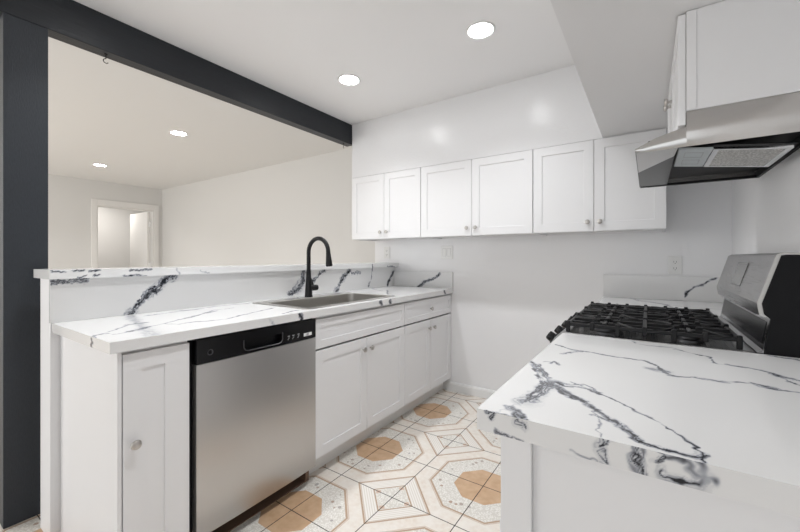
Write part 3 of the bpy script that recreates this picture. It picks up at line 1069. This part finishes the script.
b = tube(B(), [(fx + 0.006, fy + 0.036, hz + 0.008), (fx + 0.000, fy + 0.034, hz + 0.035), (fx - 0.012, fy + 0.026, hz + 0.075)], [0.0075, 0.006, 0.0045], 12)
obj('lever', b, M['matte_black'], h_, True)

# ------------------------------------------------------------------ dishwasher
dw = thing('dishwasher', 'stainless steel built-in dishwasher with black control strip under the left worktop', 'dishwasher', (-1.76, 1.04, 0))
DX = -1.452
b = box(B(), -2.05, -1.485, 0.7225, 1.3545, 0.10, ZT - TH - 0.002)
obj('tub', b, M['black_satin'], dw)
b = B()
ya, yb_, za, zb = 0.737, 1.3525, 0.092, 0.7705
ny = 24
rows = []
for j, z in enumerate((za, za + 0.004, zb - 0.004, zb)):
    row = []
    for i in range(ny + 1):
        s_ = i / ny * 2 - 1
        x = DX + 0.0065 * (1 - abs(s_) ** 2.6) - (0.0008 if j in (0, 3) else 0)
        row.append(b.verts.new((x, ya + (yb_ - ya) * i / ny, z)))
    rows.append(row)
for r0, r1 in zip(rows, rows[1:]):
    for i in range(ny):
        b.faces.new((r0[i], r0[i + 1], r1[i + 1], r1[i]))
bk = [b.verts.new((DX - 0.03, y, z)) for y, z in ((ya, za), (yb_, za), (yb_, zb), (ya, zb))]
b.faces.new(bk)
b.faces.new(rows[0] + [bk[1], bk[0]])
b.faces.new(rows[-1] + [bk[2], bk[3]])
b.faces.new([r[0] for r in rows] + [bk[3], bk[0]])
b.faces.new([r[-1] for r in rows] + [bk[2], bk[1]])
obj('door_panel', b, M['steel_v'], dw, True)


def frame_panel(bm, plane, y0, y1, z0, z1, iy0, iy1, iz0, iz1, t, rec, r=0.012):
    """panel facing +X with a pocket"""
    def rr(a0, a1, c0, c1, rad, x, n=4):
        out = []
        for cy, cz, a in ((a1 - rad, c1 - rad, 0), (a0 + rad, c1 - rad, 90), (a0 + rad, c0 + rad, 180), (a1 - rad, c0 + rad, 270)):
            for k in range(n + 1):
                q = math.radians(a + 90 * k / n)
                out.append(bm.verts.new((x, cy + rad * math.cos(q), cz + rad * math.sin(q))))
        return out
    Ls = [rr(y0, y1, z0, z1, 0.003, plane - t), rr(y0, y1, z0, z1, 0.003, plane - 0.002), rr(y0 + .002, y1 - .002, z0 + .002, z1 - .002, 0.003, plane),
          rr(iy0, iy1, iz0, iz1, r, plane), rr(iy0 + .002, iy1 - .002, iz0 + .002, iz1 - .002, r, plane - rec)]
    bridge(bm, Ls)
    bm.faces.new(Ls[0])
    bm.faces.new(Ls[-1])


b = B()
frame_panel(b, DX + 0.003, 0.737, 1.3525, 0.7725, 0.8690, 0.938, 1.137, 0.786, 0.828, 0.033, 0.024)
cp = obj('control_panel', b, M['black_plastic'], dw)
b = B()
pts = [(DX + 0.0035, 0.936, 0.832), (DX + 0.0045, 0.936, 0.800), (DX + 0.005, 0.944, 0.788), (DX + 0.005, 0.960, 0.783), (DX + 0.005, 1.115, 0.783), (DX + 0.005, 1.131, 0.788), (DX + 0.0045, 1.139, 0.800), (DX + 0.0035, 1.139, 0.832)]
obj('handle', tube(b, pts, 0.0026, 8), M['steel_dark'], cp, True)
b = B()
for y in (1.176, 1.204, 1.236):
    box(b, DX + 0.003, DX + 0.0036, y - 0.006, y + 0.006, 0.806, 0.809)
    box(b, DX + 0.003, DX + 0.0036, y - 0.004, y + 0.004, 0.797, 0.7995)
    box(b, DX + 0.003, DX + 0.0036, y - 0.006, y - 0.002, 0.790, 0.793)
obj('button_marks', b, M['button'], cp)
lb_ = obj('energy_label', box(B(), DX + 0.003, DX + 0.0036, 1.270, 1.322, 0.789, 0.805), M['label'], cp)
b = box(B(), DX + 0.0036, DX + 0.0040, 1.287, 1.302, 0.7905, 0.8035)
obj('status_print', b, M['label_grey'], cp)
b = lathe(B(), [(0.0085, 0.0), (0.0085, 0.0008), (0.012, 0.0012), (0.012, 0.0)], (DX + 0.003, 0.790, 0.812), (1, 0, 0), n=28, caps=False)
obj('round_badge', b, M['steel_dark'], cp, True)
obj('toe_plate', box(B(), -1.62, -1.600, 0.7225, 1.3545, 0.0045, 0.0995), M['black_satin'], dw)
tag(obj('wood_block', box(B(), -1.599, -1.503, 1.3300, 1.3520, 0.0045, 0.088), M['wood_shade']), 'short brown wood piece under the right bottom corner of the dishwasher', 'wood block')

# ------------------------------------------------------------------ range
RY0, RY1 = 1.4515, 2.2135
rg = thing('gas_range', 'freestanding stainless and black gas range between the right worktops', 'stove', (0.06, (RY0 + RY1) / 2, 0))
obj('body', box(B(), -0.225, 0.385, RY0, RY1, 0.05, 0.899, 0.002), M['black_satin'], rg)
for x in (-0.18, 0.34):
    for y in (RY0 + 0.05, RY1 - 0.05):
        obj('foot', lathe(B(), [(0.016, 0.0005), (0.016, 0.02), (0.008, 0.021), (0.008, 0.0495)], (x, y, 0), n=14), M['black_plastic'], rg, True)
od = obj('oven_door', box(B(), -0.262, -0.2255, RY0 + 0.004, RY1 - 0.004, 0.22, 0.775, 0.004), M['steel_y'], rg)
obj('window', box(B(), -0.2640, -0.2622, RY0 + 0.13, RY1 - 0.13, 0.33, 0.62, 0.0005), M['screen'], od)
b = tube(B(), [(-0.263, RY0 + 0.06, 0.735), (-0.305, RY0 + 0.06, 0.735), (-0.305, RY1 - 0.06, 0.735), (-0.263, RY1 - 0.06, 0.735)], 0.011, 12)
obj('handle', b, M['steel_y'], od, True)
obj('drawer_front', box(B(), -0.258, -0.2255, RY0 + 0.004, RY1 - 0.004, 0.055, 0.212, 0.004), M['steel_y'], rg)
b = prism(B(), [(-0.226, 0.785), (-0.312, 0.785), (-0.316, 0.850), (-0.288, 0.893), (-0.276, 0.906), (-0.266, 0.913), (-0.2605, 0.913), (-0.2605, 0.8992), (-0.226, 0.8992)], 1, RY0 + 0.001, RY1 - 0.001)
fp = obj('front_panel', b, M['steel_y'], rg)
nx = Vector((-0.83, 0, 0.56)).normalized()
for k in range(5):
    y = RY0 + 0.075 + k * (RY1 - RY0 - 0.15) / 4
    base = Vector((-0.302, y, 0.8715))
    b = lathe(B(), [(0.023, 0.0), (0.023, 0.006), (0.019, 0.009), (0.0175, 0.026), (0.015, 0.030), (0.0001, 0.031)], base, nx, n=22)
    obj('knob', b, M['black_plastic'], fp, True)
# cooktop plate with a raised rim
b = B()
x0, x1, y0, y1 = -0.2603, 0.2600, RY0 + 0.0005, RY1 - 0.0005
L_ = [rrect(b, x0, x1, y0, y1, 0.006, 0.8995, 3), rrect(b, x0, x1, y0, y1, 0.006, 0.912, 3), rrect(b, x0 + .003, x1 - .003, y0 + .003, y1 - .003, 0.006, 0.915, 3),
      rrect(b, x0 + .016, x1 - .016, y0 + .016, y1 - .016, 0.012, 0.915, 3), rrect(b, x0 + .024, x1 - .024, y0 + .024, y1 - .024, 0.02, 0.906, 3)]
bridge(b, L_)
b.faces.new(L_[0])
b.faces.new(L_[-1])
ct = obj('cooktop', b, M['steel_y'], rg, True)
# burners
for x, y, r in ((-0.131, 1.59, 0.045), (0.111, 1.59, 0.036), (-0.010, 1.832, 0.050), (-0.131, 2.075, 0.038), (0.111, 2.075, 0.045)):
    b = lathe(B(), [(r * 1.25, 0.9062), (r * 1.2, 0.914), (r * 0.95, 0.917), (r * 0.95, 0.926)], (x, y, 0), n=28)
    bu = obj('burner', b, M['steel_dark'], rg, True)
    obj('burner_cap', lathe(B(), [(r, 0.9262), (r * 1.02, 0.931), (r * 0.9, 0.935), (0.0001, 0.936)], (x, y, 0), n=28), M['iron'], bu, True)
# three cast iron grates


def grate(y0, y1):
    b = B()
    x0, x1 = -0.252, 0.232
    zt, zb_, w = 0.953, 0.938, 0.012
    e = 0.002
    for y in (y0, y1 - w):
        box(b, x0, x1, y, y + w, zb_, zt - 0.003, e, 1)
    for x in (x0, x1 - w):
        box(b, x, x + w, y0 + w, y1 - w, zb_, zt - 0.003, e, 1)
    ymid = (y0 + y1) / 2
    xm_ = (x0 + x1) / 2
    # long bars front to back
    box(b, xm_ - w / 2, xm_ + w / 2, y0 + w, y1 - w, zb_, zt, e, 1)
    for cx in ((x0 + xm_) / 2, (xm_ + x1) / 2):
        for s in (-1, 1):
            # finger along X from the frame towards the burner
            xa, xb = (x0 + w, cx - 0.022) if s < 0 else (cx + 0.022, xm_ - w / 2)
            if cx > xm_:
                xa, xb = (xm_ + w / 2, cx - 0.022) if s < 0 else (cx + 0.022, x1 - w)
            box(b, xa, xb, ymid - w / 2, ymid + w / 2, zb_, zt + 0.002, e, 1)
            # finger along Y
            ya, yb = (y0 + w, ymid - 0.030) if s < 0 else (ymid + 0.030, y1 - w)
            box(b, cx - w / 2, cx + w / 2, ya, yb, zb_, zt + 0.002, e, 1)
        # curved fingers in each quarter
        for sx in (-1, 1):
            for sy in (-1, 1):
                p = []
                for k in range(6):
                    t = k / 5
                    X = cx + sx * (0.098 - 0.058 * t)
                    Y = ymid + sy * ((y1 - y0) / 2 - w / 2 - 0.075 * t ** 1.6)
                    p.append((X, Y, 0.946 + 0.004 * t))
                tube(b, p, 0.0058, 6)
    for y in (y0 + (y1 - y0) * 0.27, y0 + (y1 - y0) * 0.73):
        box(b, x0 + w, x1 - w, y - 0.004, y + 0.004, zb_, zt - 0.002, e, 1)
    # upturned nubs and feet along the long edges
    for k in range(7):
        x = x0 + (x1 - x0 - w) * k / 6
        for y in (y0 - 0.002, y1 - w + 0.002):
            box(b, x - 0.001, x + w + 0.001, y, y + w, (0.9155 if k in (0, 2, 4, 6) else 0.928), zt + 0.004, e, 1)
    return obj('grate', b, M['iron'], rg)


gy = [RY0 + 0.020, RY0 + 0.259, RY0 + 0.503, RY1 - 0.020]
for k in range(3):
    grate(gy[k] + 0.002, gy[k + 1] - 0.002)
# backguard
b = prism(B(), [(0.2605, 0.9), (0.2605, 0.917), (0.273, 0.924), (0.288, 1.0175), (0.385, 1.0175), (0.385, 0.9)], 1, RY0 + 0.005, RY1 - 0.005)
rs_ = obj('riser', b, M['chrome_dark'], rg)
b = prism(B(), [(0.2752, 0.939), (0.2742, 0.9392), (0.2845, 1.0032), (0.2855, 1.003)], 1, RY0 + 0.03, RY1 - 0.03)
obj('dark_insert', b, M['black_plastic'], rs_)
PR = [(0.301, 1.197), (0.261, 1.058), (0.266, 1.024), (0.285, 1.018), (0.385, 1.018), (0.385, 1.204), (0.312, 1.204)]
b = prism(B(), PR, 1, RY0 + 0.010, RY1 - 0.010)
cs = obj('control_console', b, M['steel_y'], rg)
for y0_, y1_ in ((RY0 + 0.001, RY0 + 0.0098), (RY1 - 0.0098, RY1 - 0.001)):
    b = prism(B(), [(p[0] - (0.001 if p[0] < 0.32 else 0), p[1]) for p in PR], 1, y0_, y1_)
    obj('end_trim', b, M['trim_grey'], cs)
b = prism(B(), [(0.3090, 1.196), (0.2695, 1.058), (0.274, 1.028), (0.287, 1.015), (0.276, 0.93), (0.276, 0.90), (0.386, 0.90), (0.386, 1.198), (0.318, 1.198)], 1, RY0 - 0.0010, RY0 + 0.0009)
obj('side_plate', b, M['black_satin'], rg)
sl = (0.301 - 0.261) / (1.197 - 1.058)


def onface(z, d):
    n = Vector((-1, 0, sl)).normalized()
    return (0.261 + (z - 1.058) * sl + n.x * d, z + n.z * d)


b = prism(B(), [onface(1.088, 0.0004), onface(1.088, 0.0012), onface(1.172, 0.0012), onface(1.172, 0.0004)], 1, 1.752, 1.929)
ds = obj('display', b, M['display_frame'], cs)
b = prism(B(), [onface(1.092, 0.0013), onface(1.092, 0.0017), onface(1.168, 0.0017), onface(1.168, 0.0013)], 1, 1.757, 1.924)
obj('screen', b, M['display_glass'], ds)
for k in range(6):
    yv = RY0 + 0.06 + k * 0.11
    b = prism(B(), [(0.2682, 1.0205), (0.2690, 1.0185), (0.2845, 1.0130), (0.2845, 1.0160)], 1, yv, yv + 0.085)
    obj('vent', b, M['chrome'], cs)

# ------------------------------------------------------------------ range hood
HB_, HX = 1.532, -0.036
hd = thing('range_hood', 'stainless steel under-cabinet range hood with black underside, above the range', 'range hood', (0.18, (YH0 + YH1) / 2, HB_))
b = B()
th = 0.0015
side = [(HX, HB_ + 0.006), (HX, HB_ + 0.014), (0.02, HB_ + 0.040), (0.094, HB_ + 0.062), (0.0968, HB_ + 0.064), (0.0968, 1.6395), (XW - 0.001, 1.6395), (XW - 0.001, HB_), (0.0, HB_)]
prism(b, side, 1, YH1 - th, YH1)
# near side plate, gently bulging between its top and bottom edges
topc = [(HX, HB_ + 0.014), (-0.01, HB_ + 0.026), (0.02, HB_ + 0.040), (0.06, HB_ + 0.052), (0.094, HB_ + 0.062), (0.0968, HB_ + 0.064), (0.0970, 1.6395), (0.25, 1.6395), (XW - 0.001, 1.6395)]
rows = []
for i_ in range(9):
    q_ = i_ / 8
    row = []
    for (px, pz) in topc:
        zb2 = HB_ + (0.006 if px < -0.03 else 0)
        h__ = pz - zb2
        row.append(b.verts.new((px, YH0 + 0.001 - 0.11 * h__ * math.sin(PI * q_) * (1 - 0.2 * q_) - 0.0, zb2 + h__ * q_)))
    rows.append(row)
for r0, r1 in zip(rows, rows[1:]):
    for i_ in range(len(topc) - 1):
        b.faces.new((r0[i_], r0[i_ + 1], r1[i_ + 1], r1[i_]))
for p, q in zip(side[0:6], side[1:7]):
    nrm = Vector((q[1] - p[1], -(q[0] - p[0]))).normalized() * th
    prism(b, [p, q, (q[0] + nrm.x, q[1] + nrm.y), (p[0] + nrm.x, p[1] + nrm.y)], 1, YH0 + th, YH1 - th)
shell = obj('shell', b, M['hood_steel'], hd, True)
# black recessed pan, flush border
b = B()
box(b, 0.000, XW - 0.0015, YH0 + 0.0018, YH1 - 0.0018, HB_ + 0.030, HB_ + 0.034)
box(b, XW - 0.012, XW - 0.0015, YH0 + 0.0018, YH1 - 0.0018, HB_ + 0.001, HB_ + 0.0299)
box(b, HX + 0.004, XW - 0.0121, YH1 - 0.016, YH1 - 0.0018, HB_ + 0.001, HB_ + 0.0105)
pan = obj('pan', b, M['black_satin'], hd)
b = B()
zf = HB_ + 0.003
prism(b, [(HX + 0.003, YH0 + 0.004), (0.078, YH0 + 0.004), (0.073, 1.555), (HX + 0.003, 1.78)], 2, zf, zf + 0.0012)
obj('flange_glint_part', b, M['hood_steel'], hd)  # bright part of the flange, a reflection cut into its shape
obj('flange_dark_part', prism(B(), [(HX + 0.003, 1.7805), (0.0735, 1.5555), (0.0735, YH1 - 0.017), (HX + 0.003, YH1 - 0.017)], 2, zf + 0.0002, zf + 0.001), M['black_plastic'], hd)  # rest of the same flange, coloured black where it reflects nothing bright
LY0, LY1 = 1.512, 1.785


def tilt(bm, x0, x1, y0, y1, d0, d1):
    """flat piece of the tilted light and filter tray; d = depth above the tray's lower face"""
    def zz(x, d):
        return 1.545 - 0.14 * (x - 0.083) + d
    prism(bm, [(x0, zz(x0, d0)), (x1, zz(x1, d0)), (x1, zz(x1, d1)), (x0, zz(x0, d1))], 1, y0, y1)
    return bm


ln = obj('lamp_cover', tilt(B(), 0.083, 0.170, LY0, LY1, 0, 0.006), M['lens'], hd)
for yy in (LY0 + 0.045, LY0 + 0.155):
    b = B()
    tilt(b, 0.102, 0.1035, yy, yy + 0.07, -0.0008, -0.0002)
    tilt(b, 0.1495, 0.151, yy, yy + 0.07, -0.0008, -0.0002)
    tilt(b, 0.1034, 0.1496, yy, yy + 0.002, -0.0008, -0.0002)
    tilt(b, 0.1034, 0.1496, yy + 0.068, yy + 0.07, -0.0008, -0.0002)
    obj('switch_outline', b, M['label_grey'], ln)
b = B()
fx0, fx1 = 0.1715, 0.348
tilt(b, fx0, fx1, LY0, LY0 + 0.014, -0.001, 0.009)
tilt(b, fx0, fx1, LY1 - 0.014, LY1, -0.001, 0.009)
tilt(b, fx0, fx0 + 0.014, LY0 + .0139, LY1 - .0139, -0.001, 0.009)
tilt(b, fx1 - 0.014, fx1, LY0 + .0139, LY1 - .0139, -0.001, 0.009)
fl = obj('grease_filter', b, M['chrome'], hd)
obj('mesh_screen', tilt(B(), fx0 + 0.0141, fx1 - 0.0141, LY0 + 0.0141, LY1 - 0.0141, 0.001, 0.006), M['mesh'], fl)
b = tilt(B(), 0.075, 0.355, LY0 - 0.012, LY1 + 0.012, 0.0095, 0.0125)
obj('tray', b, M['black_satin'], hd)


# ------------------------------------------------------------------ wall plates
def outlet(x, z, label, w=0.072, h=0.115, yw=D):
    t = thing('wall_outlet', label, 'outlet', (x, yw, z))
    obj('cover_plate', box(B(), x - w / 2, x + w / 2, yw - 0.006, yw - 0.0007, z - h / 2, z + h / 2, 0.002), M['white_plastic'], t)
    for dz in (-0.021, 0.021):
        s_ = obj('socket', box(B(), x - 0.017, x + 0.017, yw - 0.0078, yw - 0.0061, z + dz - 0.0145, z + dz + 0.0145, 0.0006), M['white_plastic'], t)
        b = B()
        box(b, x - 0.008, x - 0.006, yw - 0.0084, yw - 0.0079, z + dz - 0.004, z + dz + 0.007)
        box(b, x + 0.006, x + 0.008, yw - 0.0084, yw - 0.0079, z + dz - 0.004, z + dz + 0.007)
        lathe(b, [(0.0025, 0.0), (0.0025, 0.0005)], (x, yw - 0.0084, z + dz - 0.009), (0, 1, 0), n=10)
        obj('slots', b, M['hole'], s_)
    return t


outlet(-2.175, 1.240, 'white double socket on the back wall at the end of the bar ledge')
outlet(0.145, 1.141, 'white double socket on the back wall just above the far right backsplash')
t = thing('switch_plate', 'wide white two-gang switch plate on the back wall above the left worktop', 'light switch', (-1.506, D, 1.238))
b = box(B(), -1.506 - 0.06, -1.506 + 0.06, D - 0.006, D - 0.0007, 1.238 - 0.060, 1.238 + 0.060, 0.002)
obj('cover_plate', b, M['white_plastic'], t)
for dx in (-0.023, 0.023):
    b = box(B(), -1.506 + dx - 0.0165, -1.506 + dx + 0.0165, D - 0.0085, D - 0.0061, 1.238 - 0.033, 1.238 + 0.033, 0.001)
    r_ = obj('rocker', b, M['white_plastic'], t)
    fr = B()
    for (u0, u1, w0, w1) in ((-0.0185, 0.0185, 0.0335, 0.0350), (-0.0185, 0.0185, -0.0350, -0.0335), (-0.0185, -0.0170, -0.0334, 0.0334), (0.0170, 0.0185, -0.0334, 0.0334)):
        box(fr, -1.506 + dx + u0, -1.506 + dx + u1, D - 0.0066, D - 0.00605, 1.238 + w0, 1.238 + w1)
    obj('rocker_gap', fr, M['grey_plastic'], t)
